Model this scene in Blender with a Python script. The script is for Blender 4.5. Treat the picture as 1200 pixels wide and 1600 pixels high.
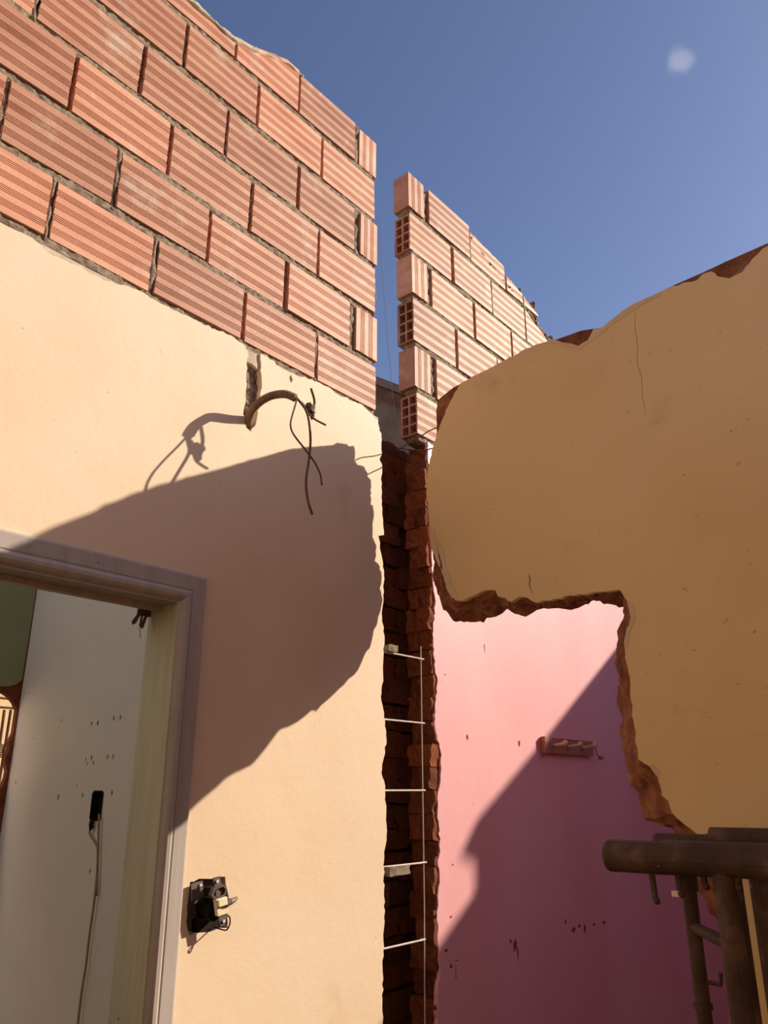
import bpy, bmesh, math, random
from mathutils import Vector, Matrix, noise
from mathutils.geometry import tessellate_polygon, delaunay_2d_cdt

for o in list(bpy.data.objects): bpy.data.objects.remove(o)
scene = bpy.context.scene
C = scene.collection

# ------------------------------------------------------------------ camera
# world: x runs along the left wall, y goes into that wall (its face is y = 0), z is up, metres
F_PX = 1223.8
CAM = Vector((0.0, -1.568, 1.6))
YAW, PITCH, ROLL = 0.86702, 0.34203, -0.00271
fw = Vector((math.sin(YAW)*math.cos(PITCH), math.cos(YAW)*math.cos(PITCH), math.sin(PITCH)))
rt = Vector((math.cos(YAW), -math.sin(YAW), 0.0))
up = rt.cross(fw)
rt, up = rt*math.cos(ROLL)+up*math.sin(ROLL), up*math.cos(ROLL)-rt*math.sin(ROLL)
cam_d = bpy.data.cameras.new('camera'); cam = bpy.data.objects.new('camera', cam_d); C.objects.link(cam)
cam_d.sensor_fit = 'HORIZONTAL'; cam_d.sensor_width = 36.0; cam_d.lens = 36.0*F_PX/1200.0
cam_d.clip_start = 0.05; cam_d.clip_end = 500
cam.matrix_world = Matrix(((rt.x, up.x, -fw.x, CAM.x), (rt.y, up.y, -fw.y, CAM.y), (rt.z, up.z, -fw.z, CAM.z), (0, 0, 0, 1)))
scene.camera = cam

# ------------------------------------------------------------------ sun, sky, exposure
SUN = Vector((1.5, -1.0, 0.97)).normalized()          # towards the sun
sd = bpy.data.lights.new('sun_offscreen', 'SUN'); sun = bpy.data.objects.new('sun_offscreen', sd); C.objects.link(sun)
sd.energy = 6.3; sd.color = (1.0, 0.84, 0.66); sd.angle = math.radians(0.6)
sun.rotation_euler = (-SUN).to_track_quat('-Z', 'Y').to_euler(); sun.location = SUN*20

world = bpy.data.worlds.new('sky'); scene.world = world; world.use_nodes = True
wn, wl = world.node_tree.nodes, world.node_tree.links
wn.clear()
w_out = wn.new('ShaderNodeOutputWorld'); w_bg = wn.new('ShaderNodeBackground')
sky = wn.new('ShaderNodeTexSky'); sky.sky_type = 'NISHITA'; sky.sun_disc = False
sky.sun_elevation = math.asin(SUN.z); sky.sun_rotation = math.atan2(SUN.x, SUN.y)
sky.altitude = 600; sky.air_density = 1.0; sky.dust_density = 1.3; sky.ozone_density = 1.0
tint = wn.new('ShaderNodeMix'); tint.data_type = 'RGBA'; tint.blend_type = 'MULTIPLY'
tint.inputs[0].default_value = 1.0; tint.inputs[7].default_value = (0.92, 0.89, 1.03, 1)
wl.new(sky.outputs[0], tint.inputs[6])
# one small soft pale patch in the sky
tc = wn.new('ShaderNodeTexCoord')
cd = (rt*(462/F_PX) + up*(705/F_PX) + fw).normalized()
wnz = wn.new('ShaderNodeTexNoise'); wnz.inputs['Scale'].default_value = 45; wnz.inputs['Detail'].default_value = 4
wl.new(tc.outputs['Generated'], wnz.inputs['Vector'])
wadd = wn.new('ShaderNodeMix'); wadd.data_type = 'RGBA'; wadd.blend_type = 'LINEAR_LIGHT'; wadd.inputs[0].default_value = 0.009
wl.new(tc.outputs['Generated'], wadd.inputs[6]); wl.new(wnz.outputs['Color'], wadd.inputs[7])
wdist = wn.new('ShaderNodeVectorMath'); wdist.operation = 'DISTANCE'; wdist.inputs[1].default_value = cd
wl.new(wadd.outputs[2], wdist.inputs[0])
wmr = wn.new('ShaderNodeMapRange'); wmr.interpolation_type = 'SMOOTHERSTEP'
wmr.inputs[1].default_value = 0.002; wmr.inputs[2].default_value = 0.019
wmr.inputs[3].default_value = 0.42; wmr.inputs[4].default_value = 0.0
wl.new(wdist.outputs['Value'], wmr.inputs[0])
wmix = wn.new('ShaderNodeMix'); wmix.data_type = 'RGBA'; wmix.inputs[7].default_value = (4.6, 4.6, 5.6, 1)
wl.new(wmr.outputs[0], wmix.inputs[0]); wl.new(tint.outputs[2], wmix.inputs[6])
wl.new(wmix.outputs[2], w_bg.inputs[0]); wl.new(w_bg.outputs[0], w_out.inputs[0])
w_bg.inputs[1].default_value = 0.13
vs = scene.view_settings
vs.view_transform = 'Standard'; vs.look = 'None'; vs.gamma = 1.0; vs.use_curve_mapping = False
vs.exposure = 0.0

random.seed(7)
R = random.Random(11)

# ------------------------------------------------------------------ helpers
def ray(px, py): return (rt*((px-600)/F_PX) + up*(-(py-800)/F_PX) + fw)
def on_x(px, py, x): d = ray(px, py); return CAM + d*((x-CAM.x)/d.x)       # a photo pixel on the plane x = const
def on_y(px, py, y=0.0): d = ray(px, py); return CAM + d*((y-CAM.y)/d.y)   # ... on the plane y = const
def L2(px, py, y=0.0): p = on_y(px, py, y); return (p.x, p.z)
def X2(px, py, x): p = on_x(px, py, x); return (p.y, p.z)

def link(name, me, mat, parent=None, smooth=False, loc=None):
    o = bpy.data.objects.new(name, me); C.objects.link(o)
    if mat is not None and not me.materials: me.materials.append(mat)
    if parent is not None: o.parent = parent
    if loc is not None: o.location = loc
    if smooth:
        for p in me.polygons: p.use_smooth = True
    return o
def mesh(name, v, f):
    me = bpy.data.meshes.new(name); me.from_pydata([tuple(a) for a in v], [], f)
    bm = bmesh.new(); bm.from_mesh(me); bmesh.ops.recalc_face_normals(bm, faces=bm.faces); bm.to_mesh(me); bm.free()
    me.update(); return me
def make(name, v, f, mat, parent=None, smooth=False): return link(name, mesh(name, v, f), mat, parent, smooth)
def tag(o, label, cat=None, group=None, kind=None):
    o['label'] = label
    if cat: o['category'] = cat
    if group: o['group'] = group
    if kind: o['kind'] = kind
    return o
def empty(name, loc=(0, 0, 0)):
    o = bpy.data.objects.new(name, None); C.objects.link(o); o.location = loc; o.empty_display_size = 0.1; return o

class MB:
    def __init__(s): s.v = []; s.f = []
    def add(s, v, f):
        n = len(s.v); s.v += [Vector(a) for a in v]; s.f += [tuple(i+n for i in q) for q in f]; return s
    def box(s, a, b):
        x0, y0, z0 = a; x1, y1, z1 = b
        return s.add([(x0,y0,z0),(x1,y0,z0),(x1,y1,z0),(x0,y1,z0),(x0,y0,z1),(x1,y0,z1),(x1,y1,z1),(x0,y1,z1)],
                     [(0,3,2,1),(4,5,6,7),(0,1,5,4),(1,2,6,5),(2,3,7,6),(3,0,4,7)])
    def tube(s, pts, r, n=8, rad=None):
        pts = [Vector(p) for p in pts]; T = []
        for i in range(len(pts)):
            a = pts[max(i-1, 0)]; b = pts[min(i+1, len(pts)-1)]; T.append((b-a).normalized())
        u = T[0].orthogonal().normalized(); vs_, fs = [], []
        for i, p in enumerate(pts):
            u = (u - T[i]*u.dot(T[i])).normalized(); w = T[i].cross(u)
            rr = rad[i] if rad else r
            for k in range(n):
                a = 2*math.pi*k/n; vs_.append(p + (u*math.cos(a)+w*math.sin(a))*rr)
        for i in range(len(pts)-1):
            for k in range(n):
                fs.append((i*n+k, i*n+(k+1) % n, (i+1)*n+(k+1) % n, (i+1)*n+k))
        fs.append(tuple(range(n))[::-1]); fs.append(tuple((len(pts)-1)*n+k for k in range(n)))
        return s.add(vs_, fs)
    def prism(s, poly, fn0, fn1):
        n = len(poly)
        return s.add([fn0(*p) for p in poly] + [fn1(*p) for p in poly],
                     [tuple(range(n))[::-1], tuple(range(n, 2*n))] + [(i, (i+1) % n, n+(i+1) % n, n+i) for i in range(n)])
    def lump(s, c, r, seed=0, amp=.35, sub=2):
        bm = bmesh.new(); bmesh.ops.create_icosphere(bm, subdivisions=sub, radius=1)
        vs_ = []
        for v in bm.verts:
            k = 1+amp*noise.noise(v.co*1.7+Vector((seed*3.1, seed*1.7, 0)))
            vs_.append((c[0]+v.co.x*r[0]*k, c[1]+v.co.y*r[1]*k, c[2]+v.co.z*r[2]*k))
        fs = [tuple(v.index for v in f.verts) for f in bm.faces]; bm.free(); return s.add(vs_, fs)
    def build(s, name, mat, parent=None, smooth=False): return make(name, s.v, s.f, mat, parent, smooth)

def smooth_path(pts, n=6):
    pts = [Vector(p) for p in pts]; out = []
    for i in range(len(pts)-1):
        p0, p1, p2, p3 = pts[max(i-1, 0)], pts[i], pts[i+1], pts[min(i+2, len(pts)-1)]
        for k in range(n):
            t = k/n
            out.append(0.5*((2*p1)+(p2-p0)*t+(2*p0-5*p1+4*p2-p3)*t*t+(3*p1-p0-3*p2+p3)*t**3))
    out.append(pts[-1]); return out
def rag(pts, amp=.004, step=.015, rnd=R):
    """a broken edge: the polyline cut in short steps that wander sideways"""
    out = []
    for (a, b) in zip(pts[:-1], pts[1:]):
        L = math.hypot(b[0]-a[0], b[1]-a[1]); n = max(1, int(L/step)); out.append(a)
        nx, ny = (-(b[1]-a[1])/max(L, 1e-6), (b[0]-a[0])/max(L, 1e-6))
        for k in range(1, n):
            t = k/n+rnd.uniform(-.25, .25)/n; d = rnd.uniform(-amp, amp)
            out.append((a[0]+(b[0]-a[0])*t+nx*d, a[1]+(b[1]-a[1])*t+ny*d))
    out.append(pts[-1]); return out
def slab_mesh(name, outer, holes, f0, f1):
    """a flat piece of any outline (with holes) between two faces given by f0 / f1"""
    loops = [outer]+list(holes); flat, edges, f = [], [], []
    for lp in loops:
        k = len(flat); flat += lp; edges += [(k+i, k+(i+1) % len(lp)) for i in range(len(lp))]
    cv, _, cf, *_ = delaunay_2d_cdt([Vector((p[0], p[1])) for p in flat], edges, [], 0, 1e-6)
    def inside(x, y, lp):
        r = False
        for (x0, y0), (x1, y1) in zip(lp, lp[1:]+lp[:1]):
            if (y0 > y) != (y1 > y) and x < x0+(y-y0)*(x1-x0)/(y1-y0): r = not r
        return r
    def keep(t):
        x = sum(cv[i].x for i in t)/len(t); y = sum(cv[i].y for i in t)/len(t)
        return inside(x, y, outer) and not any(inside(x, y, h) for h in holes)
    cf = [t for t in cf if keep(t)]
    n = len(flat); c = len(cv)
    v = [f0(*p) for p in flat]+[f1(*p) for p in flat]+[f0(p.x, p.y) for p in cv]+[f1(p.x, p.y) for p in cv]
    f = [(a, b, b+n, a+n) for a, b in edges]+[tuple(2*n+i for i in t) for t in cf]+[tuple(2*n+c+i for i in t[::-1]) for t in cf]
    me = bpy.data.meshes.new(name); me.from_pydata([tuple(a) for a in v], [], f)
    bm = bmesh.new(); bm.from_mesh(me); bmesh.ops.remove_doubles(bm, verts=bm.verts, dist=1e-5)
    bmesh.ops.recalc_face_normals(bm, faces=bm.faces); bm.to_mesh(me); bm.free(); me.update(); return me
def blob(cx, cz, rx, rz, n=11, rnd=R, j=.3):
    return [(cx+rx*math.cos(2*math.pi*i/n)*rnd.uniform(1-j, 1+j), cz+rz*math.sin(2*math.pi*i/n)*rnd.uniform(1-j, 1+j)) for i in range(n)]

# ------------------------------------------------------------------ materials
def mat(name, cols, scale=6, detail=6, rough=.85, bump=.25, bscale=60, bdist=.002, speck=None, speck_scale=160, speck_amt=.03,
        rand=0.0, metal=0.0, streak=None, stain=None, spec=.25):
    """cols: list of (position, rgb) for a noise ramp; speck: colour of small marks; rand: per-object value shift; streak: squeezed noise scale; stain: (rgb, scale, threshold)"""
    m = bpy.data.materials.new(name); m.use_nodes = True
    nt = m.node_tree; N, K = nt.nodes, nt.links
    b = N['Principled BSDF']; b.inputs['Roughness'].default_value = rough; b.inputs['Metallic'].default_value = metal
    b.inputs['Specular IOR Level'].default_value = spec
    t = N.new('ShaderNodeTexCoord'); src = t.outputs['Object']
    if streak:
        mp = N.new('ShaderNodeMapping'); mp.inputs['Scale'].default_value = streak; K.new(src, mp.inputs['Vector']); csrc = mp.outputs[0]
    else: csrc = src
    if rand:
        oi = N.new('ShaderNodeObjectInfo'); ad = N.new('ShaderNodeVectorMath'); ad.operation = 'ADD'
        sc = N.new('ShaderNodeMath'); sc.operation = 'MULTIPLY'; sc.inputs[1].default_value = 37.0
        K.new(oi.outputs['Random'], sc.inputs[0]); K.new(csrc, ad.inputs[0]); K.new(sc.outputs[0], ad.inputs[1]); csrc = ad.outputs[0]
        ad2 = N.new('ShaderNodeVectorMath'); ad2.operation = 'ADD'; K.new(src, ad2.inputs[0]); K.new(sc.outputs[0], ad2.inputs[1]); src = ad2.outputs[0]
    nz = N.new('ShaderNodeTexNoise'); nz.inputs['Scale'].default_value = scale; nz.inputs['Detail'].default_value = detail
    K.new(csrc, nz.inputs['Vector'])
    rp = N.new('ShaderNodeValToRGB'); cr = rp.color_ramp
    while len(cr.elements) < len(cols): cr.elements.new(.5)
    for e, (p, c) in zip(cr.elements, cols): e.position = p; e.color = (*c, 1)
    K.new(nz.outputs['Fac'], rp.inputs[0]); col = rp.outputs[0]
    if rand:
        hv = N.new('ShaderNodeHueSaturation'); mr = N.new('ShaderNodeMapRange')
        mr.inputs[3].default_value = 1-rand; mr.inputs[4].default_value = 1+rand
        K.new(oi.outputs['Random'], mr.inputs[0]); K.new(mr.outputs[0], hv.inputs['Value']); K.new(col, hv.inputs['Color']); col = hv.outputs[0]
    def over(fac, rgb):
        nonlocal col
        mx = N.new('ShaderNodeMix'); mx.data_type = 'RGBA'; mx.inputs[7].default_value = (*rgb, 1)
        K.new(fac, mx.inputs[0]); K.new(col, mx.inputs[6]); col = mx.outputs[2]
    if stain:
        n3 = N.new('ShaderNodeTexNoise'); n3.inputs['Scale'].default_value = stain[1]; n3.inputs['Detail'].default_value = 8; n3.inputs['Roughness'].default_value = .65
        K.new(src, n3.inputs['Vector'])
        r3 = N.new('ShaderNodeMapRange'); r3.inputs[1].default_value = stain[2]; r3.inputs[2].default_value = stain[2]+.12; r3.inputs[4].default_value = stain[3]
        K.new(n3.outputs['Fac'], r3.inputs[0]); over(r3.outputs[0], stain[0])
    if speck:
        n2 = N.new('ShaderNodeTexNoise'); n2.inputs['Scale'].default_value = speck_scale; n2.inputs['Detail'].default_value = 2
        K.new(src, n2.inputs['Vector'])
        r2 = N.new('ShaderNodeMapRange'); r2.inputs[1].default_value = .72-speck_amt; r2.inputs[2].default_value = .78-speck_amt; r2.inputs[4].default_value = .8
        K.new(n2.outputs['Fac'], r2.inputs[0]); over(r2.outputs[0], speck)
    K.new(col, b.inputs['Base Color'])
    if bump:
        nb = N.new('ShaderNodeTexNoise'); nb.inputs['Scale'].default_value = bscale; nb.inputs['Detail'].default_value = 8; nb.inputs['Roughness'].default_value = .65
        K.new(src, nb.inputs['Vector'])
        bp = N.new('ShaderNodeBump'); bp.inputs['Strength'].default_value = bump; bp.inputs['Distance'].default_value = bdist
        K.new(nb.outputs['Fac'], bp.inputs['Height']); K.new(bp.outputs[0], b.inputs['Normal'])
    return m
M = {}
M['cream'] = mat('cream_plaster', [(.3, (.76, .585, .40)), (.5, (.79, .625, .445)), (.7, (.81, .65, .48))], 3, 8, .6, .35, 14, .004, (.40, .28, .17), 70, .0, stain=((.66, .50, .33), 5, .60, .6))
M['yellow'] = mat('ochre_plaster', [(.3, (.69, .50, .25)), (.5, (.73, .54, .285)), (.7, (.76, .575, .32))], 2.2, 8, .8, .35, 12, .004, (.36, .24, .12), 60, .0, stain=((.56, .40, .20), 4, .62, .6))
M['pink'] = mat('pink_plaster', [(.3, (.81, .40, .42)), (.5, (.84, .44, .46)), (.7, (.86, .49, .50))], 2.5, 8, .48, .3, 12, .004, (.34, .14, .15), 55, .0, streak=(1, 1, .35), spec=.5)
M['white'] = mat('white_plaster', [(.3, (.84, .80, .72)), (.6, (.89, .855, .77))], 3, 8, .8, .3, 14, .003, (.3, .25, .2), 60, -.02)
M['green'] = mat('green_plaster', [(.3, (.30, .35, .18)), (.7, (.37, .42, .24))], 3, 8, .8, .3, 14, .003, (.2, .2, .12), 60, -.02)
M['brick'] = mat('fired_clay', [(.25, (.44, .19, .105)), (.5, (.56, .265, .155)), (.75, (.62, .335, .21))], 5, 6, .6, .35, 110, .002, (.30, .13, .08), 120, -.01, rand=.17, streak=(1, 1, 4), stain=((.62, .50, .38), 7, .56, .6), spec=.5)
M['mortar'] = mat('cement_mortar', [(.32, (.22, .165, .11)), (.5, (.38, .30, .21)), (.68, (.52, .43, .32))], 60, 10, .95, 1.0, 230, .009, (.2, .15, .1), 200, .02)
M['render'] = mat('grey_render', [(.3, (.50, .42, .31)), (.7, (.64, .55, .42))], 25, 10, .95, .6, 120, .004, (.3, .24, .17), 150, .02)
M['render2'] = mat('tan_render', [(.3, (.60, .43, .25)), (.7, (.70, .53, .34))], 25, 10, .9, .4, 80, .003)
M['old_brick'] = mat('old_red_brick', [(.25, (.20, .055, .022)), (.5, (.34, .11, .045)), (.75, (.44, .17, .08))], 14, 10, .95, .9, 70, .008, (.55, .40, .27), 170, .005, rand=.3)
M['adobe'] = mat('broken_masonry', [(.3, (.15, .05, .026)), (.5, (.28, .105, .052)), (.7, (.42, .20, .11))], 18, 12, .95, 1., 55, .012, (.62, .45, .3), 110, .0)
M['earth'] = mat('earth_floor', [(.3, (.25, .17, .11)), (.7, (.38, .28, .19))], 2, 10, .95, .6, 20, .02, (.5, .42, .33), 60, .02)
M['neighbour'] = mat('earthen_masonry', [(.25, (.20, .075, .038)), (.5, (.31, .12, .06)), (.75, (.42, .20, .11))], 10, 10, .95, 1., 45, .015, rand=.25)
M['casing'] = mat('grey_painted_wood', [(.3, (.38, .335, .305)), (.7, (.46, .41, .375))], 8, 6, .55, .2, 30, .002, (.25, .2, .17), 60, -.01, streak=(6, 6, .6))
M['olive'] = mat('pale_green_painted_wood', [(.3, (.47, .45, .33)), (.7, (.57, .55, .42))], 8, 6, .6, .2, 30, .002, (.2, .18, .1), 60, .0, streak=(6, 6, .6))
M['steel'] = mat('bare_steel', [(.3, (.62, .56, .5)), (.7, (.78, .72, .66))], 30, 4, .5, .2, 80, .001)
M['rust'] = mat('rusty_rod', [(.3, (.10, .05, .035)), (.7, (.20, .10, .07))], 30, 6, .8, .4, 90, .002)
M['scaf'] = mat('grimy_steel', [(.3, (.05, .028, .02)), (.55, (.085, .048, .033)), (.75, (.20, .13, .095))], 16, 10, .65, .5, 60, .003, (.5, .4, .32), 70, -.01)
M['black'] = mat('black_plastic', [(.3, (.012, .009, .008)), (.7, (.024, .018, .015))], 20, 4, .6, .1, 60, .001, spec=.12)
M['grey'] = mat('grey_plastic', [(.3, (.11, .09, .08)), (.7, (.16, .135, .12))], 20, 4, .5, .1, 60, .001)
M['ivory'] = mat('ivory_plastic', [(.3, (.78, .68, .47)), (.7, (.85, .76, .56))], 20, 4, .4, .1, 60, .001)
M['conduit'] = mat('dusty_conduit', [(.3, (.22, .15, .09)), (.7, (.33, .235, .15))], 30, 6, .7, .3, 90, .001)
M['wire'] = mat('dark_wire', [(.3, (.10, .06, .04)), (.7, (.17, .10, .07))], 40, 4, .7, .2, 90, .001)
M['cable'] = mat('ochre_cable', [(.3, (.33, .23, .13)), (.7, (.45, .33, .2))], 40, 4, .7, .2, 90, .001)
M['wood'] = mat('stained_wood', [(.3, (.33, .13, .09)), (.7, (.46, .20, .14))], 12, 6, .6, .3, 40, .002, streak=(.6, 6, 6))
M['peg'] = mat('pale_peg_wood', [(.3, (.58, .36, .27)), (.7, (.68, .45, .34))], 12, 6, .5, .2, 40, .001)
M['roof'] = mat('weathered_roof', [(.3, (.17, .125, .105)), (.7, (.25, .19, .16))], 10, 8, .9, .5, 40, .006)
M['string'] = mat('nylon_string', [(.3, (.45, .42, .40)), (.7, (.55, .52, .5))], 20, 2, .4, 0)
M['chipdark'] = mat('bared_undercoat', [(.3, (.25, .07, .07)), (.7, (.34, .11, .10))], 30, 6, .9, .4, 80, .002)
M['chip'] = mat('pink_plaster_chip', [(.3, (.78, .56, .50)), (.7, (.84, .64, .57))], 10, 4, .9, .3, 60, .002)

# ------------------------------------------------------------------ ground
bm = MB(); n = 24
for i in range(n+1):
    for j in range(n+1):
        x, y = -14+28*i/n, -14+28*j/n; bm.v.append(Vector((x, y, -.02+.02*noise.noise(Vector((x, y, 0))))))
bm.f = [(i*(n+1)+j, (i+1)*(n+1)+j, (i+1)*(n+1)+j+1, i*(n+1)+j+1) for i in range(n) for j in range(n)]
tag(bm.build('floor', M['earth']), 'bare brown earth floor of the demolished rooms', kind='structure')

# ------------------------------------------------------------------ hollow clay bricks
T_BR = .078                    # thickness of the brick leaf
Y_BR = .010                    # brick faces stand a little behind the plaster face
BED = [2.814, 3.002, 3.200, 3.406, 3.610, 3.808, 4.005]
def groove_profile(H, groups=4, per=4, depth=.0028):
    pts = [(0, 0)]; band = H/(groups+.55); g = band*.56; start = band*.52
    for k in range(groups):
        z0 = start+k*band
        w = g/per
        for q in range(per):
            a = z0+q*w; pts += [(a, 0), (a+w*.10, depth), (a+w*.40, depth), (a+w*.50, 0)]
    pts.append((H, 0)); return pts
def brick_mesh(L, H, seed, T=T_BR, vertical=False, top=None, hollow=False):
    """face with scored bands; origin at lower left front corner.  top(x): broken upper edge"""
    rr = random.Random(seed); v, f = [], []
    if vertical: prof = groove_profile(L, 2 if L < .13 else 3, 3, .0035)
    else: prof = groove_profile(H)
    n = len(prof)
    e0 = [rr.uniform(0, .0035) for _ in range(n)]; e1 = [rr.uniform(0, .0035) for _ in range(n)]
    if vertical:
        a = [(z, d, e0[i]) for i, (z, d) in enumerate(prof)]; b = [(z, d, H-e1[i]) for i, (z, d) in enumerate(prof)]
    else:
        a = [(e0[i], d, z) for i, (z, d) in enumerate(prof)]; b = [(L-e1[i], d, z) for i, (z, d) in enumerate(prof)]
    v = a+b; f = [(i, i+1, n+i+1, n+i) for i in range(n-1)]
    back = [(a[0][0], T, a[0][2]), (a[-1][0], T, a[-1][2]), (b[0][0], T, b[0][2]), (b[-1][0], T, b[-1][2])]
    k = len(v); v += back
    f += [(k, k+1, k+3, k+2), (0, n, k+2, k), (n-1, k+1, k+3, 2*n-1)]
    f.append(tuple(range(n, 2*n))+(k+3, k+2))
    if not hollow: f.append(tuple(range(n))[::-1]+(k, k+1))
    else:
        web = .0075; cols = 2; rows = 4; x0 = max(e0)
        wy = (T-web*(cols+1))/cols; hz = (H-web*(rows+1))/rows; D = .16
        ys = [0]; zs = [0]
        for c in range(cols): ys += [web+c*(wy+web), web+c*(wy+web)+wy]
        for r in range(rows): zs += [web+r*(hz+web), web+r*(hz+web)+hz]
        ys.append(T); zs.append(H); k = len(v); m = len(zs)
        v += [(x0, y, z) for y in ys for z in zs]
        for i in range(len(ys)-1):
            for j in range(m-1):
                q = (k+i*m+j, k+i*m+j+1, k+(i+1)*m+j+1, k+(i+1)*m+j)
                if i % 2 == 1 and j % 2 == 1:
                    kk = len(v); v += [(x0+D, v[t][1], v[t][2]) for t in q]
                    f += [(q[s], q[(s+1) % 4], kk+(s+1) % 4, kk+s) for s in range(4)]; f.append((kk, kk+1, kk+2, kk+3))
                else: f.append(q)
    if top:                                    # broken upper edge: columns along the face, each cut at its own height
        nx = 14; v, f = [], []
        for c in range(nx+1):
            x = L*c/nx; cut = top(x)+rr.uniform(-.004, .004)
            v += [(x, d, min(z, cut)) for z, d in prof]+[(x, T, min(H, cut)), (x, T, 0)]
        w = n+2
        f = [(c*w+i, c*w+(i+1) % w, (c+1)*w+(i+1) % w, (c+1)*w+i) for c in range(nx) for i in range(w)]
        f += [tuple(range(w))[::-1], tuple(nx*w+i for i in range(w))]
    me = bpy.data.meshes.new('brick'); me.from_pydata(v, [], f)
    me.update(); me.materials.append(M['brick']); return me
BR_L, BR_H = .286, .183
LONG = [brick_mesh(BR_L, BR_H, s) for s in range(5)]
STAND = [brick_mesh(.095, BR_H, 20+s, vertical=True) for s in range(3)]
HOLLOW = [brick_mesh(BR_L, BR_H, 30+s, hollow=True) for s in range(3)]
def put_brick(me, x, row, L0, L, parent, tone=None, h=None, y=None):
    o = bpy.data.objects.new('brick', me); C.objects.link(o); o.parent = parent
    room = BED[row+1]-BED[row]-.024
    o.location = (x, (Y_BR if y is None else y)+R.uniform(-.003, .003), BED[row]+.012+R.uniform(-.002, .002))
    o.rotation_euler = (R.uniform(-.006, .006), R.uniform(-.006, .006), R.uniform(-.007, .007))
    o.scale = (L/L0, 1, (room/BR_H) if h is None else h)
    return o

def mortar_mesh(name, beds, vjoints, y_front, seed, parent):
    """bed joints as rough strips, upright joints as thin rough fillets, all one part"""
    mb = MB(); rr = random.Random(seed)
    for (x0, x1, z, half) in beds:
        n = max(2, int((x1-x0)/.006)); m = 7; vs_, fs = [], []
        for i in range(n+1):
            x = x0+(x1-x0)*i/n
            zz = z+.003*noise.noise(Vector((x*9, z*7, seed)))
            hh = half*(1+.35*noise.noise(Vector((x*11, z*3+5, seed))))
            base = .005+.007*noise.noise(Vector((x*6, z*5, seed+3)))
            for k in range(m+1):
                t = k/m*2-1
                d = base+.005*noise.noise(Vector((x*45, z*50+t*1.6, seed+9)))+.003*noise.noise(Vector((x*140, t*3, z*9)))+(.012 if abs(t) > .99 else 0)
                vs_.append((x, y_front+max(d, -.006), zz+t*hh))
            vs_ += [(x, y_front+.06, zz+hh), (x, y_front+.06, zz-hh)]
        w = m+3
        for i in range(n):
            for k in range(w): fs.append((i*w+k, i*w+(k+1) % w, (i+1)*w+(k+1) % w, (i+1)*w+k))
        fs += [tuple(range(w)), tuple(n*w+k for k in range(w))[::-1]]
        mb.add(vs_, fs)
    for (x, z0, z1, w, d0) in vjoints:
        n = 16; vs_, fs = [], []
        for i in range(n+1):
            z = z0+(z1-z0)*i/n; xx = x+.004*noise.noise(Vector((z*20, x*9, seed))); ww = w*(1+.5*noise.noise(Vector((z*16, x*3, seed+2))))
            d = d0+.012*noise.noise(Vector((z*28, x*7, seed+4)))
            vs_ += [(xx-ww, y_front+d+.006, z), (xx-ww*.4, y_front+d, z), (xx+ww*.4, y_front+d+.003*noise.noise(Vector((z*90, x, 1))), z), (xx+ww, y_front+d+.006, z),
                    (xx+ww, y_front+.065, z), (xx-ww, y_front+.065, z)]
        for i in range(n):
            for k in range(6): fs.append((i*6+k, i*6+(k+1) % 6, (i+1)*6+(k+1) % 6, (i+1)*6+k))
        fs += [tuple(range(6)), tuple(n*6+k for k in range(6))[::-1]]
        mb.add(vs_, fs)
    o = mb.build(name, M['mortar'], parent, True); return o

# ------------------------------------------------------------------ left wall: masonry, cream plaster, brick courses
XR = 1.835
DOOR_R, DOOR_L, DOOR_T = 1.105, .275, 2.05
body = [(-2.5, 0), (-2.5, 2.80), (1.815, 2.80)] + rag([(1.815, 2.80), (1.825, 1.6), (1.822, 0)], .008, .03)[1:] + [(DOOR_R+.01, 0), (DOOR_R+.01, DOOR_T+.01), (DOOR_L-.01, DOOR_T+.01), (DOOR_L-.01, 0)]
wall_left = link('wall_left', slab_mesh('wall_left', body, [], lambda a, b: (a, .030, b), lambda a, b: (a, .115, b)), M['adobe'])
tag(wall_left, 'cream plastered wall with doorway and bare hollow brick courses above', kind='structure')
top_px = [(0,347),(51,372),(74,394),(113,413),(127,416),(147,430),(181,445),(201,447),(215,453),(249,473),(283,490),(337,515),(361,524),(383,540),
          (387,551),(385,596),(383,631),(380,647),(385,668),(392,675),(399,665),(403,647),(407,628),(409,593),(408,567),(407,553),
          (428,564),(441,577),(460,585),(487,593),(511,604),(529,617),(567,633),(591,657),(593,673)]
edge_px = [(593,673),(596,677),(597,709),(593,718),(597,726),(596,761),(597,801),(600,836),(591,837),(596,867),(600,899),(597,965),(601,1000),(599,1028),(599,1064),
           (595,1088),(600,1120),(604,1156),(596,1208),(602,1228),(603,1280),(604,1306),(600,1346),(600,1400),(601,1440),(599,1470),(598,1520),(598,1598)]
top_w = [(-2.5, 2.80), (.2, 2.795)]+[L2(*q) for q in top_px]
edge_w = [L2(*q) for q in edge_px]+[(XR, .6), (XR-.01, 0)]
outline = [(-2.5, 0)]+rag(top_w, .0035, .012)+rag(edge_w, .0035, .012)[1:]+[(DOOR_R, 0), (DOOR_R, DOOR_T), (DOOR_L, DOOR_T), (DOOR_L, 0)]
sock_c = [L2(*q) for q in ((297,1378),(318,1373),(352,1370),(357,1400),(356,1450),(330,1456),(296,1462),(291,1440),(294,1405))]
sock_hole = rag(sock_c+[sock_c[0]], .0025, .012)[:-1]
gouge = blob(*L2(455, 592), .006, .012)
gouge2 = blob(*L2(433, 568), .007, .006)
link('plaster', slab_mesh('plaster', outline, [sock_hole, gouge, gouge2], lambda a, b: (a, 0, b), lambda a, b: (a, .032, b)), M['cream'], wall_left)
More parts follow.
